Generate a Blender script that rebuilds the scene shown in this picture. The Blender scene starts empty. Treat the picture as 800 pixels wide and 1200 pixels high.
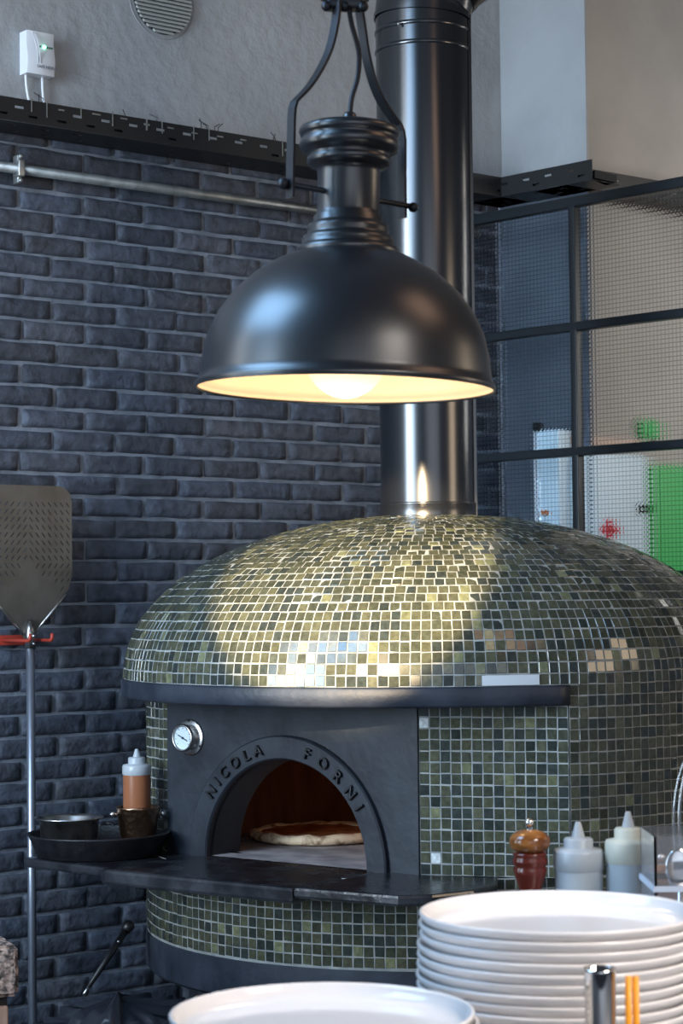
import bpy, bmesh, math, random
from mathutils import Vector, Matrix, noise
random.seed(7)
C = bpy.context.scene.collection
PI = math.pi
R = math.radians
# ------------------------------------------------------------------ camera
F = 2400.0
CAM = Vector((0, 0, 1.6))
pitch = math.atan(100 / F)
cam_rot = Matrix.Rotation(PI/2 + pitch, 4, 'X') @ Matrix.Rotation(R(-0.6), 4, 'Z')
cd = bpy.data.cameras.new('camera'); cam = bpy.data.objects.new('camera', cd); C.objects.link(cam)
cam.matrix_world = Matrix.Translation(CAM) @ cam_rot
cd.sensor_fit = 'VERTICAL'; cd.sensor_height = 36; cd.lens = 72
cd.clip_start = .1; cd.clip_end = 100
cd.dof.use_dof = True; cd.dof.focus_distance = 5.1; cd.dof.aperture_fstop = 14
bpy.context.scene.camera = cam
def ray(px, py):
    return (cam_rot.to_3x3() @ Vector((px-400, 600-py, -F))).normalized()
def atY(px, py, Y):
    d = ray(px, py); return CAM + d*(Y/d.y)
def atZ(px, py, z):
    d = ray(px, py); return CAM + d*((z-1.6)/d.z)
def onplane(px, py, n, c):
    d = ray(px, py); return CAM + d*((c - CAM.dot(n))/d.dot(n))

# ------------------------------------------------------------------ materials
def mat(name, col, rough=.5, metal=0, spec=.5, **k):
    m = bpy.data.materials.new(name); m.use_nodes = True
    b = m.node_tree.nodes['Principled BSDF']
    b.inputs['Base Color'].default_value = (*col, 1); b.inputs['Roughness'].default_value = rough
    b.inputs['Metallic'].default_value = metal; b.inputs['Specular IOR Level'].default_value = spec
    for kk, v in k.items():
        b.inputs[kk.replace('_', ' ')].default_value = v
    return m
def nd(m, t, **kw):
    n = m.node_tree.nodes.new(t)
    for k, v in kw.items(): setattr(n, k, v)
    return n
def lk(m, a, b): m.node_tree.links.new(a, b)
def vary(m, c1, c2, scale=8, detail=6, bump=0, bscale=None, rough=None, lo=.35, hi=.65, dist=.01, stretch=None):
    """noise driven colour (and roughness, bump)"""
    b = m.node_tree.nodes['Principled BSDF']
    tc = nd(m, 'ShaderNodeTexCoord'); src = tc.outputs['Object']
    if stretch:
        mp = nd(m, 'ShaderNodeMapping'); mp.inputs['Scale'].default_value = stretch; lk(m, src, mp.inputs[0]); src = mp.outputs[0]
    n = nd(m, 'ShaderNodeTexNoise'); n.inputs['Scale'].default_value = scale; n.inputs['Detail'].default_value = detail
    lk(m, src, n.inputs['Vector'])
    r = nd(m, 'ShaderNodeValToRGB'); r.color_ramp.elements[0].position = lo; r.color_ramp.elements[1].position = hi
    r.color_ramp.elements[0].color = (*c1, 1); r.color_ramp.elements[1].color = (*c2, 1)
    lk(m, n.outputs['Fac'], r.inputs[0]); lk(m, r.outputs[0], b.inputs['Base Color'])
    if rough:
        mr = nd(m, 'ShaderNodeMapRange'); mr.inputs[3].default_value = rough[0]; mr.inputs[4].default_value = rough[1]
        lk(m, n.outputs['Fac'], mr.inputs[0]); lk(m, mr.outputs[0], b.inputs['Roughness'])
    if bump:
        n2 = nd(m, 'ShaderNodeTexNoise'); n2.inputs['Scale'].default_value = bscale or scale*4; n2.inputs['Detail'].default_value = 5
        lk(m, src, n2.inputs['Vector'])
        bp = nd(m, 'ShaderNodeBump'); bp.inputs['Strength'].default_value = bump; bp.inputs['Distance'].default_value = dist
        lk(m, n2.outputs['Fac'], bp.inputs['Height']); lk(m, bp.outputs[0], b.inputs['Normal'])
    return m
def attr_colour(m, mixnoise=0, scale=40):
    b = m.node_tree.nodes['Principled BSDF']
    a = nd(m, 'ShaderNodeAttribute'); a.attribute_name = 'tone'
    if mixnoise:
        tc = nd(m, 'ShaderNodeTexCoord'); n = nd(m, 'ShaderNodeTexNoise'); n.inputs['Scale'].default_value = scale; n.inputs['Detail'].default_value = 6
        lk(m, tc.outputs['Object'], n.inputs['Vector'])
        mr = nd(m, 'ShaderNodeMapRange'); mr.inputs[1].default_value = .3; mr.inputs[2].default_value = .7
        mr.inputs[3].default_value = 1-mixnoise; mr.inputs[4].default_value = 1+mixnoise
        lk(m, n.outputs['Fac'], mr.inputs[0])
        vm = nd(m, 'ShaderNodeVectorMath', operation='SCALE'); lk(m, a.outputs['Color'], vm.inputs[0]); lk(m, mr.outputs[0], vm.inputs['Scale'])
        lk(m, vm.outputs[0], b.inputs['Base Color'])
    else:
        lk(m, a.outputs['Color'], b.inputs['Base Color'])
    return m
def addbump(m, scale, strength, dist, detail=5):
    b = m.node_tree.nodes['Principled BSDF']; tc = nd(m, 'ShaderNodeTexCoord')
    n2 = nd(m, 'ShaderNodeTexNoise'); n2.inputs['Scale'].default_value = scale; n2.inputs['Detail'].default_value = detail
    lk(m, tc.outputs['Object'], n2.inputs['Vector'])
    bp = nd(m, 'ShaderNodeBump'); bp.inputs['Strength'].default_value = strength; bp.inputs['Distance'].default_value = dist
    lk(m, n2.outputs['Fac'], bp.inputs['Height']); lk(m, bp.outputs[0], b.inputs['Normal'])
    return m
def emit(m, col, s):
    b = m.node_tree.nodes['Principled BSDF']; b.inputs['Emission Color'].default_value = (*col, 1); b.inputs['Emission Strength'].default_value = s
    return m

M = {}
M['brick'] = addbump(attr_colour(mat('painted_brick', (.05,.055,.07), .62), .42, 26), 42, .85, .007, 9)
M['mortar'] = vary(mat('painted_mortar', (.1,.11,.13), .8), (.12,.14,.17), (.23,.26,.31), 14, bump=.6, bscale=90, dist=.004)
M['plaster'] = vary(mat('grey_plaster', (.4,.41,.42), .85), (.33,.34,.35), (.40,.41,.42), 2.5, bump=.55, bscale=22, dist=.012)
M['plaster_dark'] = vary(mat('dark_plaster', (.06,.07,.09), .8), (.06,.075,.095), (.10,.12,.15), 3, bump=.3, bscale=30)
M['plaster_warm'] = vary(mat('warm_plaster', (.4,.38,.35), .85), (.36,.34,.315), (.44,.415,.385), 2.5, bump=.45, bscale=18, dist=.012)
M['floor'] = vary(mat('concrete_floor', (.09,.09,.095), .55), (.06,.06,.065), (.12,.12,.125), 4, bump=.2, bscale=60)
M['ceiling'] = mat('ceiling_paint', (.35,.36,.38), .9)
M['grout'] = vary(mat('grout', (.26,.27,.26), .8), (.20,.215,.215), (.34,.35,.335), 20, bump=.5, bscale=200, dist=.002)
M['tile'] = attr_colour(mat('glazed_tile', (.05,.06,.04), .12, 0, .62), .3, 90)
M['tile'].node_tree.nodes['Principled BSDF'].inputs['Coat Weight'].default_value = .25
M['tile'].node_tree.nodes['Principled BSDF'].inputs['Coat Roughness'].default_value = .05
M['iron'] = vary(mat('blackened_steel', (.03,.033,.04), .42, .0, .5), (.008,.011,.017), (.020,.026,.037), 7, bump=.3, bscale=45, rough=(.33,.6), dist=.003)
M['letter'] = mat('letter_black', (.012,.013,.015), .35)
M['slab'] = vary(mat('polished_black_stone', (.02,.021,.024), .2, 0, 1.0), (.010,.011,.014), (.028,.031,.038), 12, bump=.3, bscale=55, rough=(.08,.42), dist=.004, lo=.4, hi=.7)
M['band'] = vary(mat('dark_band', (.03,.034,.045), .5), (.014,.019,.030), (.032,.040,.058), 9, bump=.4, bscale=60, rough=(.4,.65), dist=.003)
M['soot'] = vary(mat('sooty_brick', (.03,.025,.02), .9), (.012,.010,.009), (.05,.035,.025), 14, bump=.5, bscale=60)
M['firebrick'] = vary(mat('hot_firebrick', (.18,.09,.04), .9), (.08,.03,.013), (.16,.065,.028), 16, bump=.4, bscale=50, stretch=(1,1,.3))
M['ovenfloor'] = vary(mat('oven_floor', (.3,.27,.27), .85), (.20,.18,.19), (.40,.36,.36), 12, bump=.2, bscale=60)
M['pipe'] = mat('satin_black_pipe', (.008,.009,.011), .22, 0, 1.0)
M['pipe'].node_tree.nodes['Principled BSDF'].inputs['Metallic'].default_value = 0
M['lampblack'] = vary(mat('satin_black_lamp', (.014,.015,.018), .33, .0, 1.0), (.007,.008,.010), (.012,.013,.016), 6)
M['strap'] = mat('dark_steel_strap', (.035,.037,.042), .4, .7)
M['cream'] = emit(mat('self_lit_cream_enamel', (.85,.72,.52), .4), (1,.70,.38), .42)  # emission puts the bulb's light into the lining and socket colour
M['bulb'] = emit(mat('glowing_bulb', (1,.9,.7), .4), (1,.82,.55), .9)
M['galv'] = vary(mat('galvanised_steel', (.35,.36,.35), .42, .8), (.25,.26,.25), (.42,.43,.42), 20, stretch=(1,1,1))
M['traymetal'] = mat('black_tray_steel', (.008,.009,.010), .45)
M['white_plastic'] = mat('white_plastic', (.72,.74,.78), .4)
M['grey_text'] = mat('grey_print', (.12,.13,.15), .5)
M['green_led'] = emit(mat('green_led', (.1,.8,.4), .3), (.2,1,.55), 6)
M['off_led'] = mat('unlit_led', (.02,.12,.07), .3)
M['vent'] = mat('vent_slats', (.36,.37,.35), .7)
M['dark'] = mat('dark_gap', (.015,.016,.018), .8)
M['frame'] = mat('black_window_frame', (.012,.016,.020), .38)
M['steel'] = vary(mat('brushed_steel', (.55,.55,.55), .28, 1), (.42,.42,.42), (.62,.62,.62), 30, rough=(.2,.4))
M['peel'] = vary(mat('worn_aluminium', (.17,.16,.145), .5, .5), (.11,.10,.085), (.17,.158,.138), 9, bump=.15, bscale=60, rough=(.4,.62))
M['pole'] = mat('aluminium_tube', (.36,.40,.48), .35, .85)
M['red'] = mat('red_hook_paint', (.42,.05,.03), .4)
M['dial'] = mat('gauge_dial', (.62,.72,.78), .35)
M['needle'] = mat('gauge_needle', (.03,.04,.08), .4)
M['castiron'] = vary(mat('cast_iron', (.008,.008,.010), .45), (.006,.006,.008), (.014,.014,.017), 30, bump=.5, bscale=120, dist=.002)
M['copper'] = mat('hammered_copper', (.36,.22,.14), .28, 1)
def hammered(m, s):
    b = m.node_tree.nodes['Principled BSDF']; tc = nd(m, 'ShaderNodeTexCoord'); v = nd(m, 'ShaderNodeTexVoronoi'); v.inputs['Scale'].default_value = s
    lk(m, tc.outputs['Object'], v.inputs['Vector']); bp = nd(m, 'ShaderNodeBump'); bp.inputs['Strength'].default_value = .4; bp.inputs['Distance'].default_value = .003
    lk(m, v.outputs['Distance'], bp.inputs['Height']); lk(m, bp.outputs[0], b.inputs['Normal'])
hammered(M['copper'], 75)
M['syrup'] = mat('amber_syrup', (.30,.11,.05), .3)
M['translucent'] = mat('milky_plastic', (.62,.68,.72), .3, 0, .5, Transmission_Weight=.35)
M['clear_fluid'] = mat('milky_bottle_body', (.56,.64,.70), .3, 0, .5, Transmission_Weight=.25)
M['yellow_plastic'] = mat('yellowed_plastic', (.70,.71,.60), .35, 0, .5, Transmission_Weight=.15)
M['porcelain'] = mat('white_porcelain', (.88,.85,.835), .10, 0, .5)
M['wood_red'] = vary(mat('varnished_red_wood', (.12,.02,.01), .15, 0, .6), (.07,.012,.008), (.17,.03,.015), 12, stretch=(1,1,.2))
M['wood_amber'] = vary(mat('varnished_amber_wood', (.35,.12,.03), .12, 0, .6), (.10,.025,.008), (.42,.17,.04), 25, stretch=(1,1,2.5))
M['acrylic'] = mat('clear_acrylic', (.9,.92,.95), .05, 0, .5, Transmission_Weight=.93, IOR=1.3)
M['orange'] = emit(mat('faint_glow_orange_plastic', (.95,.36,.01), .35), (1,.4,.0), .12)  # slight emission added to the plastic, brightens the sticks
M['counter'] = mat('counter_steel', (.32,.33,.35), .35, .9)
M['chrome'] = mat('polished_metal', (.75,.74,.72), .08, 1)
M['granite'] = vary(mat('rough_granite', (.3,.24,.2), .75), (.05,.038,.034), (.50,.37,.31), 75, bump=.8, bscale=80, lo=.4, hi=.6, dist=.006)
M['palewood'] = vary(mat('pale_wood', (.42,.27,.20), .6), (.34,.21,.15), (.46,.30,.23), 20, stretch=(3,3,.4))
M['bag'] = mat('black_plastic_bag', (.028,.032,.042), .3)
M['rubber'] = mat('black_handle', (.008,.008,.009), .4)
M['pizza_crust'] = vary(mat('pizza_crust', (.6,.42,.26), .8), (.22,.11,.05), (.80,.62,.42), 28, bump=.6, bscale=40, lo=.34, hi=.5)
M['pizza_top'] = vary(mat('pizza_topping', (.35,.06,.02), .5), (.22,.035,.01), (.55,.22,.08), 26, bump=.6, bscale=60, lo=.4, hi=.66)
M['cabinet_white'] = mat('cabinet_white', (.62,.76,.84), .4)
M['cabinet_edge'] = mat('aluminium_edge', (.7,.72,.74), .3, .6)
M['red_cross'] = mat('red_cross', (.65,.03,.05), .5)
M['green'] = emit(mat('faint_glow_green', (.06,.42,.12), .5), (.05,.7,.15), .05)  # weak emission mixed into the green, lifts board and sign
M['orange_spot'] = mat('orange_mark', (.75,.22,.06), .5)
M['shelfwood'] = mat('pale_shelf', (.60,.44,.36), .6)
# textured (checked) glass
g = mat('reeded_glass', (.93,.97,.98), .05, 0, .5, Transmission_Weight=1.0, IOR=1.12)
M['glass'] = g
b = g.node_tree.nodes['Principled BSDF']; tc = nd(g, 'ShaderNodeTexCoord'); sp = nd(g, 'ShaderNodeSeparateXYZ'); lk(g, tc.outputs['Object'], sp.inputs[0])
hs = []
for ax in ('X', 'Z'):
    a1 = nd(g, 'ShaderNodeMath', operation='MULTIPLY'); a1.inputs[1].default_value = 2*PI/.0145; lk(g, sp.outputs[ax], a1.inputs[0])
    a2 = nd(g, 'ShaderNodeMath', operation='COSINE'); lk(g, a1.outputs[0], a2.inputs[0])
    a3 = nd(g, 'ShaderNodeMath', operation='ABSOLUTE'); lk(g, a2.outputs[0], a3.inputs[0]); hs.append((a2, a3))
mn = nd(g, 'ShaderNodeMath', operation='MAXIMUM'); lk(g, hs[0][0].outputs[0], mn.inputs[0]); lk(g, hs[1][0].outputs[0], mn.inputs[1])
bp = nd(g, 'ShaderNodeBump'); bp.inputs['Strength'].default_value = .16; bp.inputs['Distance'].default_value = .003
lk(g, mn.outputs[0], bp.inputs['Height']); lk(g, bp.outputs[0], b.inputs['Normal'])
cr = nd(g, 'ShaderNodeValToRGB'); cr.color_ramp.elements[0].position = .75; cr.color_ramp.elements[1].position = .98
cr.color_ramp.elements[0].color = (.95,.98,1,1); cr.color_ramp.elements[1].color = (.50,.56,.60,1)
lk(g, mn.outputs[0], cr.inputs[0]); lk(g, cr.outputs[0], b.inputs['Base Color'])

# ------------------------------------------------------------------ mesh builder
class MB:
    def __init__(s): s.v=[]; s.f=[]; s.m=[]; s.c=[]; s.sm=[]
    def add(s, vs, fs, mi=0, col=None, smooth=False):
        o = len(s.v); s.v += [tuple(v) for v in vs]
        for f in fs: s.f.append(tuple(i+o for i in f)); s.m.append(mi); s.c.append(col); s.sm.append(smooth)
    def box(s, c, d, mi=0, mtx=None, col=None):
        x,y,z = [k/2 for k in d]; c = Vector(c)
        vs = [Vector(p) for p in ((-x,-y,-z),(x,-y,-z),(x,y,-z),(-x,y,-z),(-x,-y,z),(x,-y,z),(x,y,z),(-x,y,z))]
        if mtx is not None: vs = [mtx @ v for v in vs]
        s.add([v+c for v in vs], [(0,3,2,1),(4,5,6,7),(0,1,5,4),(1,2,6,5),(2,3,7,6),(3,0,4,7)], mi, col)
    def rbox(s, c, d, r=.004, mi=0, mtx=None):
        """bevelled box"""
        bm = bmesh.new(); bmesh.ops.create_cube(bm, size=1)
        for v in bm.verts: v.co = Vector((v.co.x*d[0], v.co.y*d[1], v.co.z*d[2]))
        bmesh.ops.bevel(bm, geom=bm.edges[:], offset=r, segments=3, affect='EDGES', profile=.5)
        bm.verts.index_update(); c = Vector(c)
        vs = [(mtx @ v.co if mtx is not None else v.co)+c for v in bm.verts]
        s.add(vs, [tuple(v.index for v in f.verts) for f in bm.faces], mi, None, True); bm.free()
    def lathe(s, prof, n=48, c=(0,0,0), mi=0, mtx=None, a0=0, a1=2*PI, smooth=True):
        full = abs(a1-a0-2*PI) < 1e-6; c = Vector(c); cols = n if full else n+1; vs=[]
        for r, z in prof:
            for k in range(cols):
                a = a0+(a1-a0)*k/n; p = Vector((r*math.cos(a), r*math.sin(a), z))
                if mtx is not None: p = mtx @ p
                vs.append(p+c)
        fs=[]
        for i in range(len(prof)-1):
            for k in range(n):
                k2 = (k+1)%cols
                fs.append((i*cols+k, i*cols+k2, (i+1)*cols+k2, (i+1)*cols+k))
        s.add(vs, fs, mi, None, smooth)
    def tube(s, pts, r, n=12, mi=0, cap=True, ry=None, up=None):
        pts = [Vector(p) for p in pts]; rs = r if isinstance(r, (list,tuple)) else [r]*len(pts); vs=[]; u=None
        for i, p in enumerate(pts):
            t = (pts[min(i+1,len(pts)-1)]-pts[max(i-1,0)]).normalized()
            if u is None: u = Vector(up) if up else (Vector((0,0,1)) if abs(t.z)<.9 else Vector((1,0,0)))
            u = (u - t*u.dot(t)).normalized(); w = t.cross(u)
            for k in range(n):
                a = 2*PI*k/n; vs.append(p + u*math.cos(a)*rs[i] + w*math.sin(a)*(ry if ry else rs[i]))
        fs = [(i*n+k, i*n+(k+1)%n, (i+1)*n+(k+1)%n, (i+1)*n+k) for i in range(len(pts)-1) for k in range(n)]
        if cap: fs += [tuple(reversed(range(n))), tuple((len(pts)-1)*n+k for k in range(n))]
        s.add(vs, fs, mi, None, True)
    def strip(s, pts, w, t, wdir, mi=0):
        """flat bar along pts: width w along wdir, thickness t"""
        pts = [Vector(p) for p in pts]; wd = Vector(wdir).normalized(); vs=[]
        for i, p in enumerate(pts):
            tg = (pts[min(i+1,len(pts)-1)]-pts[max(i-1,0)]).normalized(); u = (wd - tg*wd.dot(tg)).normalized(); q = tg.cross(u)
            for a, b2 in ((-1,-1),(1,-1),(1,1),(-1,1)): vs.append(p+u*a*w/2+q*b2*t/2)
        fs = [(i*4+k, i*4+(k+1)%4, (i+1)*4+(k+1)%4, (i+1)*4+k) for i in range(len(pts)-1) for k in range(4)]
        fs += [(3,2,1,0), tuple((len(pts)-1)*4+k for k in range(4))]
        s.add(vs, fs, mi)
    def sphere(s, c, r, mi=0, n=24, sz=1):
        prof = [(max(r*math.sin(PI*i/(n//2)),1e-5), -r*sz*math.cos(PI*i/(n//2))) for i in range(n//2+1)]
        s.lathe(prof, n, c, mi)
    def prism(s, poly, z0, z1, mi=0, bev=0):
        n = len(poly)
        if bev:
            ctr = Vector((sum(p[0] for p in poly)/n, sum(p[1] for p in poly)/n))
            layers=[]
            for dz, off in ((0, bev),(bev*.3, bev*.3),(bev,0)): layers.append((z0+dz, off))
            for dz, off in ((bev,0),(bev*.3,bev*.3),(0,bev)): layers.append((z1-dz, off))
            vs=[]
            def ins(off):
                out=[]
                for i in range(n):
                    p=Vector(poly[i][:2]); a=(Vector(poly[i-1][:2])-p).normalized(); b2=(Vector(poly[(i+1)%n][:2])-p).normalized()
                    d=(a+b2)
                    if d.length<1e-3: d=Vector((-(b2.y),b2.x)); l=1
                    else: l=1/max(.4,abs(math.sin(.5*a.angle(b2,PI))))
                    d.normalize()
                    if d.dot(ctr-p)<0: d=-d
                    out.append(p+d*off*l)
                return out
            for z, off in layers: vs += [(p.x,p.y,z) for p in ins(off)]
            L=len(layers)
            fs=[(i*n+k, i*n+(k+1)%n, (i+1)*n+(k+1)%n, (i+1)*n+k) for i in range(L-1) for k in range(n)]
            s.add(vs, fs, mi); s.add(vs[:n], [tuple(reversed(range(n)))], mi); s.add(vs[-n:], [tuple(range(n))], mi)
        else:
            vs=[(p[0],p[1],z0) for p in poly]+[(p[0],p[1],z1) for p in poly]
            s.add(vs, [(k,(k+1)%n,n+(k+1)%n,n+k) for k in range(n)]+[tuple(reversed(range(n))), tuple(range(n,2*n))], mi)
    def build(s, name, mats, parent=None, loc=None, rot=None):
        me = bpy.data.meshes.new(name); me.from_pydata(s.v, [], s.f); 
        if not isinstance(mats, (list,tuple)): mats=[mats]
        for m in mats: me.materials.append(M[m] if isinstance(m,str) else m)
        me.polygons.foreach_set('material_index', s.m); me.polygons.foreach_set('use_smooth', s.sm)
        if any(c is not None for c in s.c):
            ca = me.color_attributes.new('tone','FLOAT_COLOR','CORNER'); arr=[]
            for p, c in zip(me.polygons, s.c):
                c = c or (.1,.1,.1)
                for _ in range(p.loop_total): arr += [c[0],c[1],c[2],1]
            ca.data.foreach_set('color', arr)
        me.update()
        bm = bmesh.new(); bm.from_mesh(me); bmesh.ops.recalc_face_normals(bm, faces=bm.faces[:]) if len(s.f)<6000 else None; bm.to_mesh(me); bm.free()
        o = bpy.data.objects.new(name, me); C.objects.link(o)
        if parent: o.parent = parent
        if loc is not None: o.location = loc
        if rot is not None: o.rotation_euler = rot
        return o
def tag(o, label, cat, group=None):
    o['label'] = label; o['category'] = cat
    if group: o['group'] = group
    return o
def thing(name, label, cat, loc=(0,0,0), rotz=0, group=None, rot=None):
    o = bpy.data.objects.new(name, None); C.objects.link(o); o.empty_display_size=.05
    o.location = loc; o.rotation_euler = rot or (0,0,rotz)
    return tag(o, label, cat, group)
def struct(o): o['kind'] = 'structure'; return o
def autosmooth(o, ang=35):
    me=o.data; bm=bmesh.new(); bm.from_mesh(me); a=R(ang)
    for f in bm.faces: f.smooth=True
    for e in bm.edges: e.smooth = not (len(e.link_faces)==2 and e.calc_face_angle(0)>a)
    bm.to_mesh(me); bm.free(); return o
def flat_holes(name, splines, thick, material, parent=None, loc=None, rot=None):
    """flat plate with holes from closed polylines (first is the outline), in local XY, made into a mesh"""
    cu = bpy.data.curves.new(name+'_c','CURVE'); cu.dimensions='2D'; cu.fill_mode='BOTH'; cu.extrude=thick/2
    for pts in splines:
        sp = cu.splines.new('POLY'); sp.points.add(len(pts)-1); sp.use_cyclic_u=True
        for i,p in enumerate(pts): sp.points[i].co=(p[0],p[1],0,1)
    tmp = bpy.data.objects.new('tmp', cu); C.objects.link(tmp); bpy.context.view_layer.update()
    dg = bpy.context.evaluated_depsgraph_get(); me = bpy.data.meshes.new_from_object(tmp.evaluated_get(dg)); me.name=name
    bpy.data.objects.remove(tmp); bpy.data.curves.remove(cu)
    me.materials.clear(); me.materials.append(M[material]); o = bpy.data.objects.new(name, me); C.objects.link(o)
    for p in me.polygons: p.material_index=0
    if parent: o.parent=parent
    if loc is not None: o.location=loc
    if rot is not None: o.rotation_euler=rot
    return o
def text_mesh(body, size, ext, material, parent=None, name='lettering', bev=0, bold=0):
    cu = bpy.data.curves.new('t','FONT'); cu.body=body; cu.size=size; cu.extrude=ext; cu.align_x='CENTER'; cu.bevel_depth=bev; cu.offset=bold
    tmp = bpy.data.objects.new('tmp', cu); C.objects.link(tmp); bpy.context.view_layer.update()
    dg = bpy.context.evaluated_depsgraph_get(); me = bpy.data.meshes.new_from_object(tmp.evaluated_get(dg)); me.name=name
    bpy.data.objects.remove(tmp); bpy.data.curves.remove(cu)
    me.materials.clear(); me.materials.append(M[material]); o = bpy.data.objects.new(name, me); C.objects.link(o)
    for p in me.polygons: p.material_index=0
    if parent: o.parent=parent
    return o

# ------------------------------------------------------------------ the room
AA = math.atan2(.625, .781)                      # direction of the brick wall
dA = Vector((.781,.625,0)).normalized(); nA = Vector((.625,-.781,0)).normalized(); cA = -5.33
dB = Vector((.707,-.707,0)).normalized(); nB = Vector((-.707,-.707,0)).normalized(); cB = -5.25
def wallA(px, py, off=0): return onplane(px, py, nA, cA+off)
def wallB(px, py, off=0): return onplane(px, py, nB, cB+off)
WA = nA*cA                                       # foot of the perpendicular, local origin of the brick wall
def sA(p): return (Vector(p)-WA).dot(dA)
corner = onplane(588, 400, nA, cA); sC = sA(corner)
cS = corner.dot(nB)                              # plane of the short stub wall
stub_end = onplane(660, 300, nB, cS)
TOP = 4.2; TZ = 2.99                             # wall height, tray underside
fl = MB(); fl.box((0.5,4.6,-.05),(13,14,.1)); struct(fl.build('floor','floor'))
ce = MB(); ce.box((.5,4.6,TOP+.05),(13,14,.1)); struct(ce.build('ceiling','ceiling'))
# brick wall: local x along dA, y into the wall
wl = MB()
S0 = -4.6
wl.box(((S0+sC)/2,.16,TOP/2),(sC-S0,.30,TOP),1)      # painted mortar bed behind the brick slips
H, L, J = .0655, .222, .0085
row = 0; z = .02
def base_col():
    k = random.uniform(.72,1.25); w = random.uniform(-.1,.1)
    return (.060*k*(1+w*.6), .070*k, .094*k*(1-w*.6))
while z < TZ+.02:
    x = S0 + (0 if row%2 else L/2) + random.uniform(-.01,.01)
    while x < sC-.03:
        w = L - J + random.uniform(-.006,.006); x1 = min(x+w, sC-.004)
        if x1-x < .04: x += L; continue
        if x < -3.4: x += L; continue
        h = H-J+random.uniform(-.003,.003); nx, nz = 11, 7; vs=[]; off=random.uniform(.007,.013); sd=random.uniform(0,100)
        skew = random.uniform(-.002,.002)
        for j in range(nz):
            for i in range(nx):
                u=i/(nx-1); v=j/(nz-1); e=round(min(u,1-u)*(nx-1)); e2=round(min(v,1-v)*(nz-1))
                us=u; vs_=v
                if 0<u<1: u=.03+(u-1/(nx-1))/(1-2/(nx-1))*.94
                if 0<v<1: v=.09+(v-1/(nz-1))/(1-2/(nz-1))*.82
                fall = (0 if e==0 or e2==0 else 1)
                edge = .0035*noise.noise(Vector((x*9+u*3,z*9+v,sd))) if (e==0 or e2==0) else 0
                n1 = noise.noise(Vector((sd+u*4, v*2.2, z))) + .6*noise.noise(Vector((sd+u*11, v*5, z)))
                y = .0105 if not fall else .0055-off*.25-.0038*n1-(.001 if (e>1 and e2>1) else 0)
                dx = edge*(1 if e==0 else 0); dz = edge*(1 if e2==0 else 0)
                vs.append((x+(x1-x)*u+dx, y, z+h*v+dz+skew*(u-.5)))
        fs=[(j*nx+i,j*nx+i+1,(j+1)*nx+i+1,(j+1)*nx+i) for j in range(nz-1) for i in range(nx-1)]
        wl.add(vs, fs, 0, base_col(), True)
        x += L
    z += H; row += 1
# plaster above the tray
px0=(S0+sC)/2
wl.box((px0,.155,(TZ+TOP)/2+.01),(sC-S0,.33,TOP-TZ),2)
wall = struct(wl.build('wall_left',['brick','mortar','plaster'],None,WA,(0,0,AA)))
# stub wall and the wall turning away behind the glass
BB = -PI/4
ws = MB(); wv=(stub_end-corner); ln=wv.length
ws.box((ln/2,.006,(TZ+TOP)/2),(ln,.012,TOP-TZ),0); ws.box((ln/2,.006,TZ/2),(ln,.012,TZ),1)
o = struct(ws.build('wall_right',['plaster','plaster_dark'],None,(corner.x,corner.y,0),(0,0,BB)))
wr = MB(); wr.box((1.9,.1,TOP/2),(3.8,.2,TOP),0)
struct(wr.build('wall_back','plaster_warm',None,(stub_end.x,stub_end.y,0)+Vector((0,0,0)) if False else (stub_end.x,stub_end.y,0),(0,0,AA)))

# window partition of black steel and textured glass
WB0 = wallB(675, 400); WB0.z=0                    # foot of the main mullion
win = bpy.data.objects.new('window_1', None); C.objects.link(win); win.location=WB0; win.rotation_euler=(0,0,BB); struct(win)
PW=.62; xs=[-.66,0,PW,PW*2,PW*3]; zs=[wallB(680,236).z - k*.4085 for k in range(0,8)]
ztop=zs[0]
fr = MB()
for i,x in enumerate(xs): fr.rbox((x,0,ztop/2),(.027,.035,ztop),.003)
for k,zz in enumerate(zs): fr.rbox(((xs[0]+xs[-1])/2,0,zz),(xs[-1]-xs[0]+.03,.0352,.034 if k==0 else .028),.003)
fr.build('window_frame','frame',win)
pane = MB(); pane.box((0,0,0),(PW-.02,.006,.3885))
pane1=None
for i in range(len(xs)-1):
    for k in range(len(zs)-1):
        w = xs[i+1]-xs[i]
        if pane1 is None:
            pane1 = pane.build('window_pane','glass',win); q=pane1
        else:
            q = pane1.copy(); C.objects.link(q); q.parent=win
        q.location=((xs[i]+xs[i+1])/2,0,(zs[k]+zs[k+1])/2); q.scale=((w-.02)/(PW-.02),1,1)
# things hung on the wall behind the glass
def back(px,py,off=0.): return onplane(px,py,nA, stub_end.dot(nA)+off)
def cabinet(name,label,cat,x0,x1,y0,y1,dep,material,dz=0):
    a=back((x0),y0,dep); b2=back((x1),y1,dep); s=(b2-a).dot(dA); h=a.z-b2.z
    t=thing(name,label,cat,(a-nA*dep-Vector((0,0,h)))[:],AA)
    return t,abs(s),abs(h)
t,s_,h_ = cabinet('first_aid_cabinet','white first aid cabinet with red cross on wall behind glass','cabinet',684,762,530,760,.10,'cabinet_white')
m=MB(); m.rbox((s_/2,-.05,h_/2),(s_,.10,h_),.006); m.build('cabinet_body','cabinet_white',t)
m=MB(); m.rbox((s_/2+.01,-.106,h_/2),(s_-.04,.012,h_-.02),.004); dr=m.build('door','cabinet_white',t)
m=MB(); m.box((s_*.86,-.12,h_*.72),(.022,.02,.028)); m.build('latch','dark',dr)
cx=(back(714,621,.112)-t.location).dot(dA); cz=back(714,621,.112).z-t.location.z
m=MB(); m.box((cx,-.114,cz),(.028,.004,.075)); m.box((cx,-.114,cz),(.085,.004,.026)); m.build('red_cross_emblem','red_cross',dr)
a=back(763,545,.03); b2=back(860,760,.03)
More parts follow.
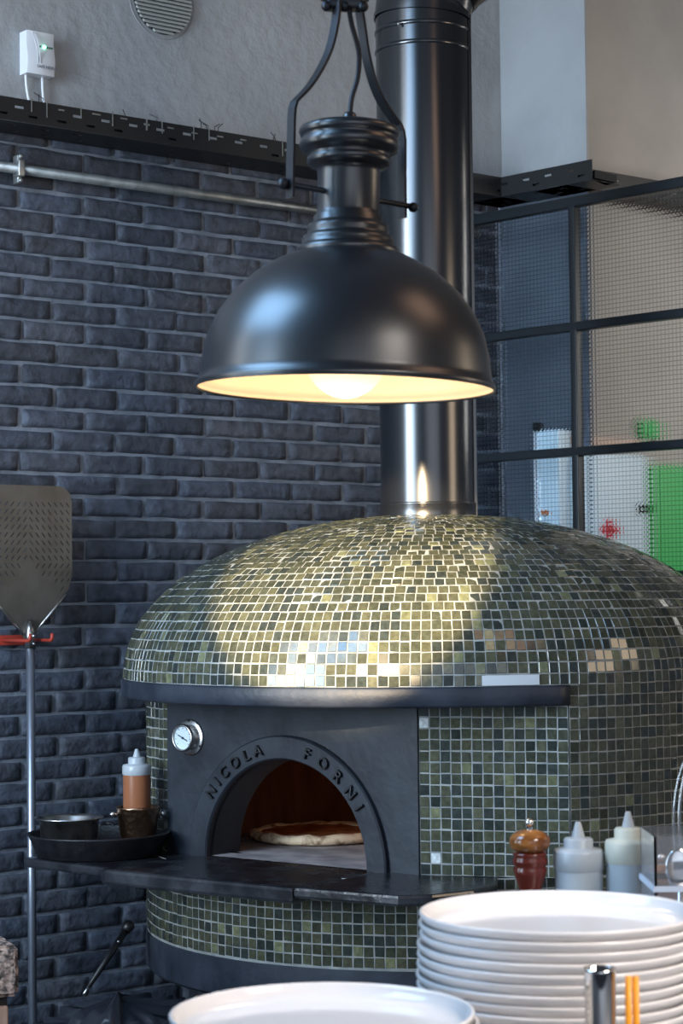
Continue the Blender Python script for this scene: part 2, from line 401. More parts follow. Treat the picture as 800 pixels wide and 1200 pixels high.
m=MB(); m.rbox(((b2-a).dot(dA)/2,-.016,(a.z-b2.z)/2),((b2-a).dot(dA),.032,(a.z-b2.z)),.006)
tag(m.build('green_board','green',None,(a.x-nA.x*.03,a.y-nA.y*.03,b2.z),(0,0,AA)),'large bright green board on wall behind glass, right of cabinet','board')
a=back(752,492,.02); b2=back(773,515,.02)
m=MB(); m.rbox(((b2-a).dot(dA)/2,-.0125,(a.z-b2.z)/2),((b2-a).dot(dA),.025,(a.z-b2.z)),.008)
tag(m.build('small_green_sign','green',None,(a.x-nA.x*.02,a.y-nA.y*.02,b2.z),(0,0,AA)),'small green square sign above the cabinets behind the glass','sign')
# pale shelf rail behind the glass, fixed to the wall behind
a=back(668,516,.05); b2=back(752,508,.05)
m=MB(); m.rbox(((b2-a).dot(dA)/2,-.025,0),((b2-a).dot(dA),.05,.03),.004)
tag(m.build('wall_rail','shelfwood',None,(a.x-nA.x*.05,a.y-nA.y*.05,a.z),(0,0,AA)),'pale wooden rail on wall behind the glass above cabinet','rail')
# white locker in front of the stub wall, behind the left panes
offL=.10
a=onplane(627,505,nB,cS+offL); b2=onplane(657,700,nB,cS+offL)
w=(b2-a).dot(dB); h=a.z-b2.z
t=thing('wall_locker','narrow pale locker with bright metal edge behind left panes','locker',(a.x-nB.x*offL,a.y-nB.y*offL,b2.z),BB)
m=MB(); m.rbox((w/2,-.05,h/2),(w,.10,h),.004); m.build('locker_body','cabinet_white',t)
m=MB(); m.rbox((.006,-.104,h/2),(.014,.012,h),.003); m.build('edge_trim','cabinet_edge',t)
m=MB(); m.rbox((.014,-.103,h+.012),(.03,.02,.03),.004); m.build('hinge','dark',t)
o1=onplane(640,601,nB,cS+offL); m=MB(); m.sphere(((o1-a).dot(dB),-.106,o1.z-b2.z),.016,sz=.6); m.build('orange_mark','orange_spot',t)

# ------------------------------------------------------------------ cable trays (perforated black)
def slot(x,z,lx,lz,ang=0):
    c,s=math.cos(ang),math.sin(ang); return [(x+c*u-s*v, z+s*u+c*v) for u,v in ((-lx/2,-lz/2),(lx/2,-lz/2),(lx/2,lz/2),(-lx/2,lz/2))]
def tray(name,label,origin,rotz,length,dep=.15,hf=.068):
    t=thing(name,label,'cable tray',origin,rotz)
    sp=[[(0,0),(length,0),(length,hf),(0,hf)]]
    x=.05; k=0
    while x<length-.05:
        if random.random()<.8: sp.append(slot(x,hf*.62,.030,.008))
        if random.random()<.6: sp.append(slot(x+.045,hf*.28,.030,.007))
        x+=.098; k+=1
    flat_holes('front_face',sp,.002,'traymetal',t,(0,-dep,0),(PI/2,0,0))
    sp=[[(0,0),(length,0),(length,dep),(0,dep)]]; x=.04
    while x<length-.05:
        for q in (.3,.7):
            if random.random()<.7: sp.append(slot(x+(q-.3)*.1,dep*q,.028,.008))
        x+=.11
    flat_holes('bottom_face',sp,.002,'traymetal',t,(0,-dep,0),(0,0,0))
    m=MB(); m.box((length/2,-dep/2,.02),(length,dep-.03,.025))
    m.build('cable_bundle','dark',t)
    return t
sL = sA(wallA(-60,130))
o = WA + dA*sL; length = sC - sL
t = tray('cable_tray','long perforated black cable tray along top of brick wall',(o.x,o.y,TZ),AA,length)
# pale cable ties and frayed ends poking through the long tray
for i,(px,py,ww,hh) in enumerate(((37,123,.003,.04),(55,128,.003,.05),(72,129,.02,.004),(95,132,.003,.035),(113,134,.028,.004),(132,139,.003,.045),(145,139,.024,.004),(172,146,.02,.006),(172,146,.005,.035),(190,148,.003,.045),(200,150,.022,.004),(227,155,.003,.045),(228,156,.022,.004),(245,157,.003,.04),(258,160,.022,.004),(285,164,.022,.004),(331,174,.003,.05))):
    p = wallA(px,py,.153); m=MB(); m.box((sA(p)-sL,-.153,p.z-TZ),(ww,.002,hh)); m.build('cable_tie','galv',t)
for i in range(16):
    x=random.uniform(.2,length-.4); m=MB(); zz=.068
    m.tube([(x,-.148,zz-.005),(x+random.uniform(-.01,.01),-.145,zz+.012),(x+random.uniform(-.03,.03),-.14,zz+random.uniform(.018,.035))],.0014,6); m.build('wire_end','rubber',t)
# stub tray and its return
t2 = tray('cable_tray','short perforated black tray on pale stub wall beside pipe',(corner.x,corner.y,TZ),BB,ln+.14)
t3 = tray('cable_tray','perforated black cable tray turning the corner above window partition',(stub_end.x,stub_end.y,TZ),AA,2.2)
t3.location = Vector((stub_end.x,stub_end.y,TZ))-dA*.135
# galvanised conduit
p0=wallA(-40,189,.035); p1=wallA(560,285,.035); zc=wallA(0,195,.035).z
t=thing('conduit','galvanised steel conduit running along brick wall below the tray','pipe',(p0.x,p0.y,zc),AA)
m=MB(); Lc=(p1-p0).dot(dA); m.tube([(0,0,0),(Lc,0,0)],.0155,16); m.build('tube','galv',t)
for px in (22,):
    x=(wallA(px,199,.035)-p0).dot(dA)
    m=MB(); m.rbox((x,.0,0),(.02,.04,.05),.004); m.rbox((x,.01,0),(.012,.03,.085),.003); m.sphere((x,-.012,.036),.008); m.sphere((x,-.012,-.036),.008); m.build('pipe_clip','galv',t)
x=(wallA(215,230,.035)-p0).dot(dA); 
m=MB(); m.box((x,.02,0),(.03,.04,.02)); m.build('pipe_clip','galv',t)

# round vent
vc = wallA(187,2,.0); t=thing('wall_vent','round louvred vent grille high on grey plaster wall','vent',vc[:],AA)
rv=.107
m=MB(); m.lathe([(rv+.014,0),(rv+.014,-.012),(rv+.004,-.02),(rv-.002,-.018),(rv-.002,0)],48,mtx=Matrix.Rotation(-PI/2,4,'X')@Matrix.Scale(-1,4,(0,0,1))); 
m.build('rim','plaster',t,(0,-.013,0))
m=MB(); m.lathe([(.0001,0),(rv,0)],40,mtx=Matrix.Rotation(PI/2,4,'X')); m.build('backing','dark',t,(0,-.0125,0))
for k in range(-8,9):
    zz=k*.0125; hw=math.sqrt(max(rv**2-zz**2,0))-.002
    if hw<.02: continue
    m=MB(); m.box((0,0,0),(2*hw,.014,.0065),0,Matrix.Rotation(R(35),3,'X')); m.build('slat','vent',t,(0,-.020,zz))

# white box with leds
a=wallA(33,34,.06); b2=wallA(65.5,87,.06); w=(b2-a).dot(dA); h=.205; zb=(wallA(33,84,.06)).z; h=a.z-zb
t=thing('alarm_box','small white alarm unit with green light on plaster wall','alarm box',(a.x-nA.x*.06,a.y-nA.y*.06,zb),AA)
m=MB(); n=14
vs=[];
for j in range(n+1):
    v=j/n; d=.054+.004*math.sin(v*PI*2-.4)
    vs+=[(0,0,v*h),(0,-d+.002,v*h),(.004,-d,v*h),(w-.004,-d,v*h),(w,-d+.002,v*h),(w,0,v*h)]
fs=[(j*6+k,j*6+(k+1)%6,(j+1)*6+(k+1)%6,(j+1)*6+k) for j in range(n) for k in range(6)]+[tuple(range(6)),tuple(n*6+k for k in range(6))]
m.add(vs,fs); autosmooth(m.build('casing','white_plastic',t),30)
for k,(xx,mm,r) in enumerate(((.48,'off_led',.003),(.62,'green_led',.0055),(.73,'off_led',.003),(.82,'off_led',.003),(.9,'off_led',.003))):
    m=MB(); m.sphere((w*xx,-.0535,h*.66),r); m.build('indicator_light',mm,t)
q=text_mesh('SAFE NEXUS',.0125,.0006,'grey_text',t,'lettering'); q.location=(w*.66,-.0645,h*.135); q.rotation_euler=(PI/2,0,0)
for k,(x0,x1) in enumerate(((.2,.27),(.3,.36))):
    m=MB(); m.tube([(w*x0,-.053,h*.98),(w*x0+.006,-.066,h*.6),(w*x1+.01,-.058,h*.25)],.0012,6); m.build('groove','grey_text' if False else 'white_plastic',t)
for k,(fx,sw) in enumerate(((.12,.022),(.72,.010))):
    m=MB(); pts=[(w*fx+sw*u*u,-.025,-.115*u+.003) for u in [i/8 for i in range(9)]]
    m.tube(pts,.0042,10); m.build('cable','white_plastic',t)

# ------------------------------------------------------------------ pizza oven
OC = Vector((.246,5.8,0)); OR = R(-38)
oven = thing('pizza_oven','large dark green mosaic tiled domed pizza oven with black arched mouth','oven',OC,OR)
oven['label']='large green mosaic tiled dome pizza oven with arched black front'
RD=.862; ZB=1.382; ZH=.914; ZS=.685
def tone():
    r=random.random()
    if r<.03: k=random.uniform(1.3,1.8); c=(.095,.10,.055)
    elif r<.35: k=random.uniform(.9,1.3); c=(.066,.068,.042)
    elif r<.80: k=random.uniform(.8,1.2); c=(.048,.053,.036)
    else: k=random.uniform(.7,1.0); c=(.036,.045,.040)
    return tuple(x*k for x in c)
def tile(m,p00,p10,p11,p01,gap=.115,h=.0013,col=None,tilt=.0007,mi=1):
    ctr=(p00+p10+p11+p01)/4; nrm=(p10-p00).cross(p01-p00)
    if nrm.length<1e-9: return
    nrm.normalize()
    ps=[]
    for p in (p00,p10,p11,p01):
        ps.append(ctr+(p-ctr)*(1-gap*random.uniform(.8,1.25)))
    hs=[h+random.uniform(-tilt,tilt) for _ in range(2)]; a,b2=random.uniform(-tilt,tilt),random.uniform(-tilt,tilt)
    offs=[h+a+b2,h-a+b2,h-a-b2,h+a-b2]
    top=[ctr+(p-ctr)*.93+nrm*o for p,o in zip(ps,offs)]; mid=[p+nrm*(o-.0009) for p,o in zip(ps,offs)]; low=[p-nrm*.002 for p in ps]
    col=col or tone()
    m.add(top+mid+low,[(0,1,2,3)]+[(4+k,4+(k+1)%4,(k+1)%4,k) for k in range(4)]+[(8+k,8+(k+1)%4,4+(k+1)%4,4+k) for k in range(4)],mi,col)
def pol(r,a): return Vector((r*math.cos(a),r*math.sin(a),0))
PIT=.0283
# dome -------------------------------------------------------------
def domez(u): return ZB+.447*max(0,1-u**2.15)**(1/2.08)
fine=[]; N=4000
for i in range(N+1):
    a=PI/2*i/N; u=math.cos(a)**.9; fine.append((RD*u,domez(u)))
prof=[fine[0]]; acc=0
for i in range(1,len(fine)):
    acc+=math.hypot(fine[i][0]-fine[i-1][0],fine[i][1]-fine[i-1][1])
    if acc>=PIT: prof.append(fine[i]); acc=0
    if fine[i][0]<.10: break
dm=MB(); dm.lathe([(r,z) for r,z in prof],160,mi=0)
for i in range(len(prof)-1):
    (r0,z0),(r1,z1)=prof[i],prof[i+1]
    rm=(r0+r1)/2; n=max(12,round(2*PI*rm/.0265)); ph=0 if i<7 else random.uniform(0,1)
    if r0<.125: break
    a_cnt=0
    if i<7: n=round(2*PI*RD/.0263)
    for k in range(n):
        jit=random.uniform(-.06,.06)
        a0=2*PI*(k+ph)/n; a1=2*PI*(k+1+ph)/n
        am=math.degrees((a0+a1)/2)%360
        if am>180: am-=360
        if i==0 and -46.3<am<-36.6: continue
        dz=Vector((0,0,random.uniform(-.0012,.0012)))
        tile(dm,pol(r0,a0)+Vector((0,0,z0))+dz,pol(r0,a1)+Vector((0,0,z0))+dz,pol(r1,a1)+Vector((0,0,z1))+dz,pol(r1,a0)+Vector((0,0,z1))+dz)
dome=dm.build('dome',['grout','tile'],oven)
# bare plaster patch in the lowest row
pm=MB(); r0,z0=prof[0]; r1,z1=prof[1]
pv=[]; K=12
for k in range(K+1):
    a=R(-46.2+(9.5)*k/K)
    pv+=[pol(r0+.0035,a)+Vector((0,0,z0+.002)),pol(r1+.0035,a)+Vector((0,0,z1-.002))]
pm.add(pv,[(2*k,2*k+2,2*k+3,2*k+1) for k in range(K)])
pm.build('bare_patch',mat('bare_plaster',(.55,.60,.64),.8),dome)
# body ---------------------------------------------------------------
def lerp(a,b,t): return a+(b-a)*max(0,min(1,t))
def rbody(d):   # d in degrees, from -31.5 counter-clockwise to 232.5
    if d<90: return RD-.001
    if d<170: return lerp(RD-.001,.80,(d-90)/80)
    if d<222: return .80
    return lerp(.80,.75,(d-222)/11.2)
PR=Vector((.392,-.60,0)); PL=Vector((-.448,-.60,0)); 
arc=[pol(rbody(d),R(d)) for d in [(-31.5+264.7*i/200) for i in range(201)]]
def resample(pts,step):
    out=[pts[0]]; acc=0; 
    for i in range(1,len(pts)):
        a,b2=pts[i-1],pts[i]; l=(b2-a).length; d=0
        while acc+(l-d)>=step:
            d+=step-acc; acc=0; out.append(a+(b2-a)*(d/l))
        acc+=l-d
    if (pts[-1]-out[-1]).length>.008: out.append(pts[-1])
    return out
right=resample([PR,arc[0]],.0265); around=resample(arc,.0265)
def wall_tiles(m,line,za,zb,rows_from_top=True,white=()):
    n=round((zb-za)/PIT); st=(zb-za)/n
    for i in range(len(line)-1):
        for j in range(n):
            z0=zb-(j+1)*st; z1=zb-j*st
            a,b2=line[i],line[i+1]; dz=Vector((0,0,random.uniform(-.001,.001)))
            col=(.62,.66,.66) if (i,j) in white else None
            tile(m,a+Vector((0,0,z0))+dz,b2+Vector((0,0,z0))+dz,b2+Vector((0,0,z1))+dz,a+Vector((0,0,z1))+dz,col=col)
def strip_wall(m,line,z0,z1,mi=0):
    n=len(line); m.add([(p.x,p.y,z0) for p in line]+[(p.x,p.y,z1) for p in line],[(k,k+1,n+k+1,n+k) for k in range(n-1)],mi)
bd=MB()
strip_wall(bd,right,ZH,ZB-.04); wall_tiles(bd,right,ZH,ZB-.052,white=((0,1),(1,13)))
strip_wall(bd,around,ZH,ZB); wall_tiles(bd,around,ZH+.001,ZB)
# soffit under the overhang
sf=[pol(RD-.003,R(a)) for a in range(-180,180,3)]
bd.add([(p.x,p.y,ZB-.045) for p in sf],[tuple(range(len(sf)))],2) if False else None
body=bd.build('tiled_wall',['grout','tile'],oven)
# underside of overhang (ring sector in front)
um=MB(); ang=[-31.5-k*(196/80) for k in range(81)]
vs=[]
for a in ang:
    p=pol(RD,R(a)); q=pol(.50,R(a)); vs+=[(p.x,p.y,ZB-.046),(q.x,q.y,ZB-.046)]
um.add(vs,[(2*k,2*k+1,2*k+3,2*k+2) for k in range(80)]); um.build('overhang_soffit','dark',oven)
# black band
bm_=MB(); vs=[]; K=110
for k in range(K+1):
    a=R(-31.5-k*(205/K)); 
    for r,z in ((RD-.03,ZB-.050),(RD+.002,ZB-.050),(RD+.007,ZB-.044),(RD+.008,ZB-.006),(RD+.004,ZB-.0005),(RD-.01,ZB-.0005)):
        w_=1+.0018*noise.noise(Vector((a*12,z*30,0))); p=pol(r*w_,a); vs.append((p.x,p.y,z))
bm_.add(vs,[(k*6+j,k*6+j+1,(k+1)*6+j+1,(k+1)*6+j) for k in range(K) for j in range(5)]+[tuple(range(6)),tuple(K*6+j for j in range(6))],0,None,True)
bm_.build('band','band',oven)
# base drum
def rbase(d):
    d=d%360
    if d>=328.5 : return lerp(.80,RD-.001,(d-328.5)/4)
    if d<90: return RD-.001
    if d<170: return lerp(RD-.001,.80,(d-90)/80)
    return .80
bs=[pol(rbase(d),R(d)) for d in [360*i/300 for i in range(301)]]
bl=resample(bs,.0268); bl[-1]=bl[0]
b3=MB(); strip_wall(b3,bl,ZS,ZH); wall_tiles(b3,bl,ZS+.012,ZH-.002); b3.build('tiled_base',['grout','tile'],oven)
# dark skirt and underside
sk=MB(); vs=[]; line=[pol(rbase(i*2.4)+.004,R(i*2.4)) for i in range(150)]; n=150
lev=[(0,ZS+.008,-.012),(0,ZS+.006,0),(0,ZS-.085,0),(0,ZS-.093,-.008),(0,ZS-.093,-.2)]
for _,z,off in lev:
    for p in line: q=p*(1+off/p.length); vs.append((q.x,q.y,z))
sk.add(vs,[(i*n+k,i*n+(k+1)%n,(i+1)*n+(k+1)%n,(i+1)*n+k) for i in range(4) for k in range(n)],0,None,False)
sk.build('skirt','band',oven)
ub=MB(); ub.lathe([(.001,ZS-.094),(.62,ZS-.094),(.62,ZS-.2),(.001,ZS-.2)],40); ub.build('underframe','dark',oven)
for a in (45,135,225,315):
    p=pol(.5,R(a)); m=MB(); m.rbox((p.x,p.y,(ZS-.2)/2),(.09,.09,ZS-.2),.006); m.build('leg','dark',oven)
# front panel with arched hole (local y = -.60)
AC=-.028; RI=.268; RO=.330
px0_,px1_=PL.x,PR.x; z1=ZB-.046
outl=[(px0_,ZH-.03),(AC-RI,ZH-.03)]+[(AC-RI*math.cos(t),ZH+RI*math.sin(t)) for t in [PI*i/40 for i in range(41)]]+[(AC+RI,ZH-.03),(px1_,ZH-.03),(px1_,z1),(px0_,z1)]
pn=flat_holes('front_panel',[outl],.014,'iron',oven,(0,-.60,0),(PI/2,0,0))
# arch ring with rounded edge, reveal
ar=MB(); K=48; vs=[]; secs=[(RI,.115),(RI,-.012),(RI+.004,-.017),(RO-.004,-.017),(RO,-.013),(RO,0)]
def archpt(i,r):
    t=PI*(i-4)/40
    if i<4: return (AC-r,ZH-.004 if i==0 else ZH)
    if i>44: return (AC+r,ZH-.004 if i==K else ZH)
    return (AC-r*math.cos(t),ZH+r*math.sin(t))
for i in range(K+1):
    for r,y in secs:
        x,z=archpt(i,r); vs.append((x,-.60-.007+y if y<=0 else -.60+y,z))
ns=len(secs)
ar.add(vs,[(i*ns+j,i*ns+j+1,(i+1)*ns+j+1,(i+1)*ns+j) for i in range(K) for j in range(ns-1)],0,None,False)
archo=autosmooth(ar.build('arch','iron',oven),25)
# lettering on the arch
def arc_text(word,a0,a1):
    n=len(word); wts=[{'I':.55,'C':1.0,'N':1.08,'O':1.1}.get(c,.95) for c in word]; tot=sum(wts); acc=0
    for c,w_ in zip(word,wts):
        a=R(a0+(a1-a0)*(acc+w_/2)/tot); acc+=w_
        o=text_mesh(c,.041,.005,'letter',archo,'letter',bev=.0008,bold=-.0003)
        rr=RI+.0165
        o.matrix_local=Matrix.Translation((AC+rr*math.cos(a),-.628,ZH+rr*math.sin(a)))@Matrix.Rotation(-(a-PI/2),4,'Y')@Matrix.Rotation(PI/2,4,'X')
        o['label']='raised black letter '+c
arc_text('NICOLA',149,101); arc_text('FORNI',78,29)
# hearth slabs
yv=Vector((.616,.788,0)); tv=Vector((.788,-.616,0))
def loc(p): d=Vector((p[0],p[1],0))-OC; return (d.dot(tv),d.dot(yv))
Pl=[loc(p) for p in ((-.858,5.52),(-.62,5.27),(-.126,4.885),(-.13,4.86),(.12,4.735),(.20,4.745),(.30,4.81),(.36,4.91),(.375,5.03))]
tip,sl,sc_,sc2,r1_,r2_,r3_,r4_,r5_=Pl
m=MB(); m.prism([tip,(tip[0]+.02,tip[1]-.012),(sl[0]+.01,sl[1]+.018),(sl[0]+.02,-.592),(-.50,-.35),(-.80,-.18)],ZH-.026,ZH-.001,0,.007); m.build('hearth_slab','slab',oven)
m=MB(); m.prism([(sl[0]-.005,sl[1]),(sl[0]+.02,sl[1]-.012),(sc_[0],sc_[1]),(sc_[0]+.004,-.592),(sl[0]-.002,-.592)],ZH-.04,ZH,0,.009); m.build('hearth_slab','slab',oven)
rp=[(sc_[0]+.002,sc_[1]+.004),r1_,r2_,r3_,r4_,r5_,(PR.x+.15,-.555),(PR.x,-.592),(sc_[0]+.006,-.592)]
m=MB(); m.prism(rp,ZH-.026,ZH+.0005,0,.007); m.build('hearth_slab','slab',oven)
# chamber
RC=.57; half=math.asin((RI+.045)/RC)
ch=MB(); ch.lathe([(RC,ZH-.001),(RC,ZH+.10),(RC,ZH+.29),(RC*.9,ZH+.36),(RC*.6,ZH+.42),(.001,ZH+.45)],64,a0=-PI/2+half*1.0,a1=1.5*PI-half*1.0)
ch.build('chamber_wall','firebrick',oven)
ch=MB(); ch.lathe([(RC*1.0,ZH+.285),(RC*.9,ZH+.36),(RC*.6,ZH+.42),(.001,ZH+.45)],32,a0=-PI/2-half,a1=-PI/2+half); ch.build('chamber_vault','soot',oven)
ch=MB(); ch.lathe([(.001,ZH-.0005),(RC+.01,ZH-.0005)],64); ch.box((AC,-.57,ZH-.006),(2*RI,.09,.012)); ch.build('oven_floor','ovenfloor',oven)
# flue pipe collar belongs to the pipe
# thermometer gauge
gp=atY(223,864,5.57)
gx,gy=loc((gp.x,gp.y)); GZ=gp.z; gx=-.385
d_=ray(223,864)   # intersect panel plane
pn_n=Vector((-.616,-.788,0)); pt=CAM+d_*(((OC+pn_n*.607)-CAM).dot(pn_n)/d_.dot(pn_n)); gx,_=loc((pt.x,pt.y)); GZ=pt.z
g=thing('thermometer','round steel thermometer gauge mounted on black oven front','gauge',OC+tv*gx+pn_n*.6075+Vector((0,0,GZ)),OR)
RX=Matrix.Rotation(PI/2,4,'X')
rg=.043
m=MB(); m.lathe([(.001,0),(rg+.006,0),(rg+.006,.003),(rg+.004,.005),(.03,.005)],40,mtx=RX); mp_=m.build('mounting_plate','steel',g)
m=MB(); m.lathe([(.033,.004),(.033,.022),(.037,.026),(.037,.032),(.034,.035),(.031,.034),(.031,.028)],40,mtx=RX); m.build('bezel','steel',g)
m=MB(); m.lathe([(.001,.029),(.0315,.029)],36,mtx=RX); dialo=m.build('dial','dial',g)
m=MB(); m.box((0,-.031,0),(.036,.0015,.0022),0,Matrix.Rotation(R(25),3,'Y')); m.lathe([(.001,.033),(.003,.0325),(.003,.029)],12,mtx=RX); m.build('needle','needle',dialo)
m=MB()
for k in range(9):
    a=R(-40+k*32.5); m.box((.026*math.cos(a),-.0297,.026*math.sin(a)),(.005,.0006,.0012),0,Matrix.Rotation(-a,3,'Y'))
m.build('dial_marks','needle',dialo)
for a in (90,-30,210):
    m=MB(); m.sphere((.0445*math.cos(R(a)),-.0055,.0445*math.sin(R(a))),.0028,n=12); m.build('screw','dark',mp_)

# pizza
pz=thing('pizza','baked pizza with charred crust and red sauce on oven floor','pizza',OC+tv*(-.29)+yv*(-.15)+Vector((0,0,ZH)),OR)
m=MB(); vs=[]; n=72; prof_=[(.001,.0),(.172,.001),(.190,.007),(.195,.017),(.190,.027),(.178,.031),(.164,.027),(.156,.018)]
for r,z in prof_:
    for k in range(n):
        a=2*PI*k/n; w_=1+.03*noise.noise(Vector((math.cos(a)*2.2,math.sin(a)*2.2,1))); hz=1+.2*noise.noise(Vector((math.cos(a)*4,math.sin(a)*4,5)))
        vs.append((r*w_*math.cos(a),r*w_*math.sin(a),z*(hz if z>.01 else 1)))
m.add(vs,[(i*n+k,i*n+(k+1)%n,(i+1)*n+(k+1)%n,(i+1)*n+k) for i in range(len(prof_)-1) for k in range(n)],0,None,True); m.build('crust','pizza_crust',pz)
m=MB(); vs=[(0,0,.026)]; rr_=[.03,.06,.09,.12,.165]
for r in rr_:
    for k in range(n):
        a=2*PI*k/n; vs.append((r*math.cos(a),r*math.sin(a),.024+.005*noise.noise(Vector((r*40*math.cos(a),r*40*math.sin(a),0)))))
m.add(vs,[(0,1+k,1+(k+1)%n) for k in range(n)]+[(1+i*n+k,1+i*n+(k+1)%n,1+(i+1)*n+(k+1)%n,1+(i+1)*n+k) for i in range(4) for k in range(n)],0,None,True); m.build('topping','pizza_top',pz)

# ------------------------------------------------------------------ flue pipe
fp=thing('flue_pipe','tall glossy black flue pipe rising from oven dome','pipe',(OC.x,OC.y,1.812))
rp_=.1345; zt=atY(500,22,5.8).z-1.812
zr=[atY(500,y,5.67).z-1.812 for y in (588,47,24)]
m=MB(); m.lathe([(rp_,.0),(rp_,zt)],96); tbo=m.build('tube','pipe',fp)
m=MB(); z=zr[0]; m.lathe([(rp_+.016,-.01),(rp_+.006,.0),(rp_+.004,.012),(rp_+.004,z-.006),(rp_+.0055,z-.003),(rp_+.004,z),(rp_-.001,z+.001)],96); m.build('collar','pipe',fp)
m=MB()
for z in zr[1:]:
    m.lathe([(rp_,z-.008),(rp_+.003,z-.004),(rp_+.003,z+.002),(rp_,z+.005)],96)
m.build('joint_ring','pipe',fp)
sc1=atY(467,28,5.67); m=MB(); m.sphere((sc1.x-OC.x,sc1.y-OC.y,sc1.z-1.812),.005,n=12); m.build('rivet','galv',tbo)
# seam on the right side
m=MB(); a=R(-14); m.box((rp_*math.cos(a)+.002,rp_*math.sin(a),zt/2),(.008,.012,zt)); m.build('seam','pipe',tbo)
# elbow towards the right
m=MB(); prev=[]; K=10; rad=.17
pts=[(0,0,zt)]
for k in range(1,K+1):
    a=R(55)*k/K; pts.append((rad*(1-math.cos(a)),0,zt+rad*math.sin(a)))
e=pts[-1]; pts.append((e[0]+.5*math.sin(R(55)),0,e[2]+.5*math.cos(R(55))))
m.tube(pts,rp_+.002,64,cap=False,up=(0,1,0)); m.build('elbow','pipe',fp)
for i in (0,4,10):
    m=MB(); a=Vector(pts[i]); d_=(Vector(pts[min(i+1,11)])-a).normalized(); m.tube([a-d_*.006,a+d_*.006],rp_+.0055,64,up=(0,1,0),cap=False); m.build('joint_ring','pipe',fp)

# ------------------------------------------------------------------ pendant lamp
LY=2.9; k_=LY/F
rimc=atY(404.5,456,LY); topc=atY(409.5,144,LY)
ax=(topc-rimc).normalized(); hgt=(topc-rimc).length
lamp=thing('pendant_lamp','large black dome pendant lamp with glowing cream interior','lamp',rimc)
zax=ax; xax=(Vector((1,0,0))-zax*zax.x).normalized(); yax=zax.cross(xax)
ML=Matrix((xax,yax,zax)).transposed()
lamp.rotation_euler=ML.to_euler()
def lz(py): return (456-py)*k_
shade=[(176,0),(177,3),(175.5,6),(172.5,9),(171.5,16),(168.5,40),(162,65),(150,90),(133,113),(110,134),(88,148),(72,156),(60,160)]
def P(l): return [(r*k_,z*k_) for r,z in l]
m=MB(); m.lathe(P(shade),96); sh=m.build('shade','lampblack',lamp)
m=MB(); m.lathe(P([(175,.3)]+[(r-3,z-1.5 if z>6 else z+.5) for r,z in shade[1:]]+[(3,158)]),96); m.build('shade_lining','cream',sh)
m=MB(); m.lathe(P([(175.9,0),(176.6,-1.2),(175,-1.6),(173.5,-.6),(173.8,1)]),96); m.build('rim','lampblack',sh)
neck=[(60,159),(61,162),(60,166),(56,168),(54,170),(54.5,175),(53,179),(49,181),(48,184),(48.5,189),(47,193),(43,195),(41,198),(41,203),(38,206),(37,210),(37,255),(38,260),(41,262),(47,264),(50,268),(49.5,273),(47,276),(50,279),(57,282),(59,288),(58,294),(55,297),(58,299),(60,304),(58,309),(50,312),(36,313.5),(12,315),(9,316),(8,325),(6,328),(.1,328)]
m=MB(); m.lathe(P(neck),72); m.build('neck','lampblack',lamp)
m=MB(); m.sphere((0,0,.045),.058,n=40); m.build('bulb','bulb',lamp)
m=MB(); m.lathe([(.018,.09),(.02,.15),(.02,.19)],24); m.build('socket','cream',lamp)
# yoke straps, bolt, cable. work in lamp space
inv=(Matrix.Translation(rimc)@ML.to_4x4()).inverted()
def lp(px,py,Y): return inv@atY(px,py,Y)
Yl=LY-.07; Yr=LY+.07
bar=(lp(345,217,Yl),lp(487,243,Yr))
m=MB(); m.tube([lp(328,214,Yl-.005),lp(487,243,Yr+.005)],.0042,12); m.sphere(lp(332,215,Yl),.0085,n=16); m.sphere(lp(484,243,Yr),.0075,n=16); m.build('pivot_rod','strap',lamp)
def smooth(pts,n=6):
    out=[]; P_=[Vector(p) for p in pts]
    for i in range(len(P_)-1):
        p0=P_[max(i-1,0)];p1=P_[i];p2=P_[i+1];p3=P_[min(i+2,len(P_)-1)]
        for j in range(n):
            t=j/n; out.append(.5*((2*p1)+(-p0+p2)*t+(2*p0-5*p1+4*p2-p3)*t*t+(-p0+3*p1-3*p2+p3)*t**3))
    out.append(P_[-1]); return out
wd=Vector((-.6,.8,0))
up_=smooth([lp(395,-8,LY-.01),lp(393,25,LY-.015),lp(384,62,LY-.025),lp(365,97,LY-.05),lp(345,119,Yl)])
m=MB(); m.strip(up_+[lp(342.5,127,Yl),lp(341.5,140,Yl),lp(340.5,190,Yl),lp(340,232,Yl)],.0165,.004,wd); m.build('yoke_strap','strap',lamp)
up_=smooth([lp(418,-8,LY+.01),lp(423,25,LY+.015),lp(430,70,LY+.025),lp(443,112,LY+.05),lp(466,147,Yr)])
m=MB(); m.strip(up_+[lp(469.5,155,Yr),lp(471,165,Yr),lp(471,210,Yr),lp(471.5,256,Yr)],.0165,.004,wd); m.build('yoke_strap','strap',lamp)
m=MB(); m.tube(smooth([lp(407,-8,LY),lp(411,25,LY),lp(420,60,LY),lp(419,90,LY),lp(412,115,LY),lp(409.5,138,LY)]),.0038,10); m.build('cable','strap',lamp)
m=MB(); c=lp(404,5,LY); m.rbox(c,(.05,.03,.016),.003); m.rbox(lp(404,-10,LY),(.07,.04,.02),.003)
for dx in (-.026,0,.026): m.sphere(c+Vector((dx,-.01,-.006)),.008,n=12)
m.build('hanger_block','strap',lamp)
top=inv@Vector((atY(404,-20,LY).x,LY,TOP)); m=MB(); m.tube([lp(404,-10,LY),top],.006,12); m.build('hanging_rod','strap',lamp)

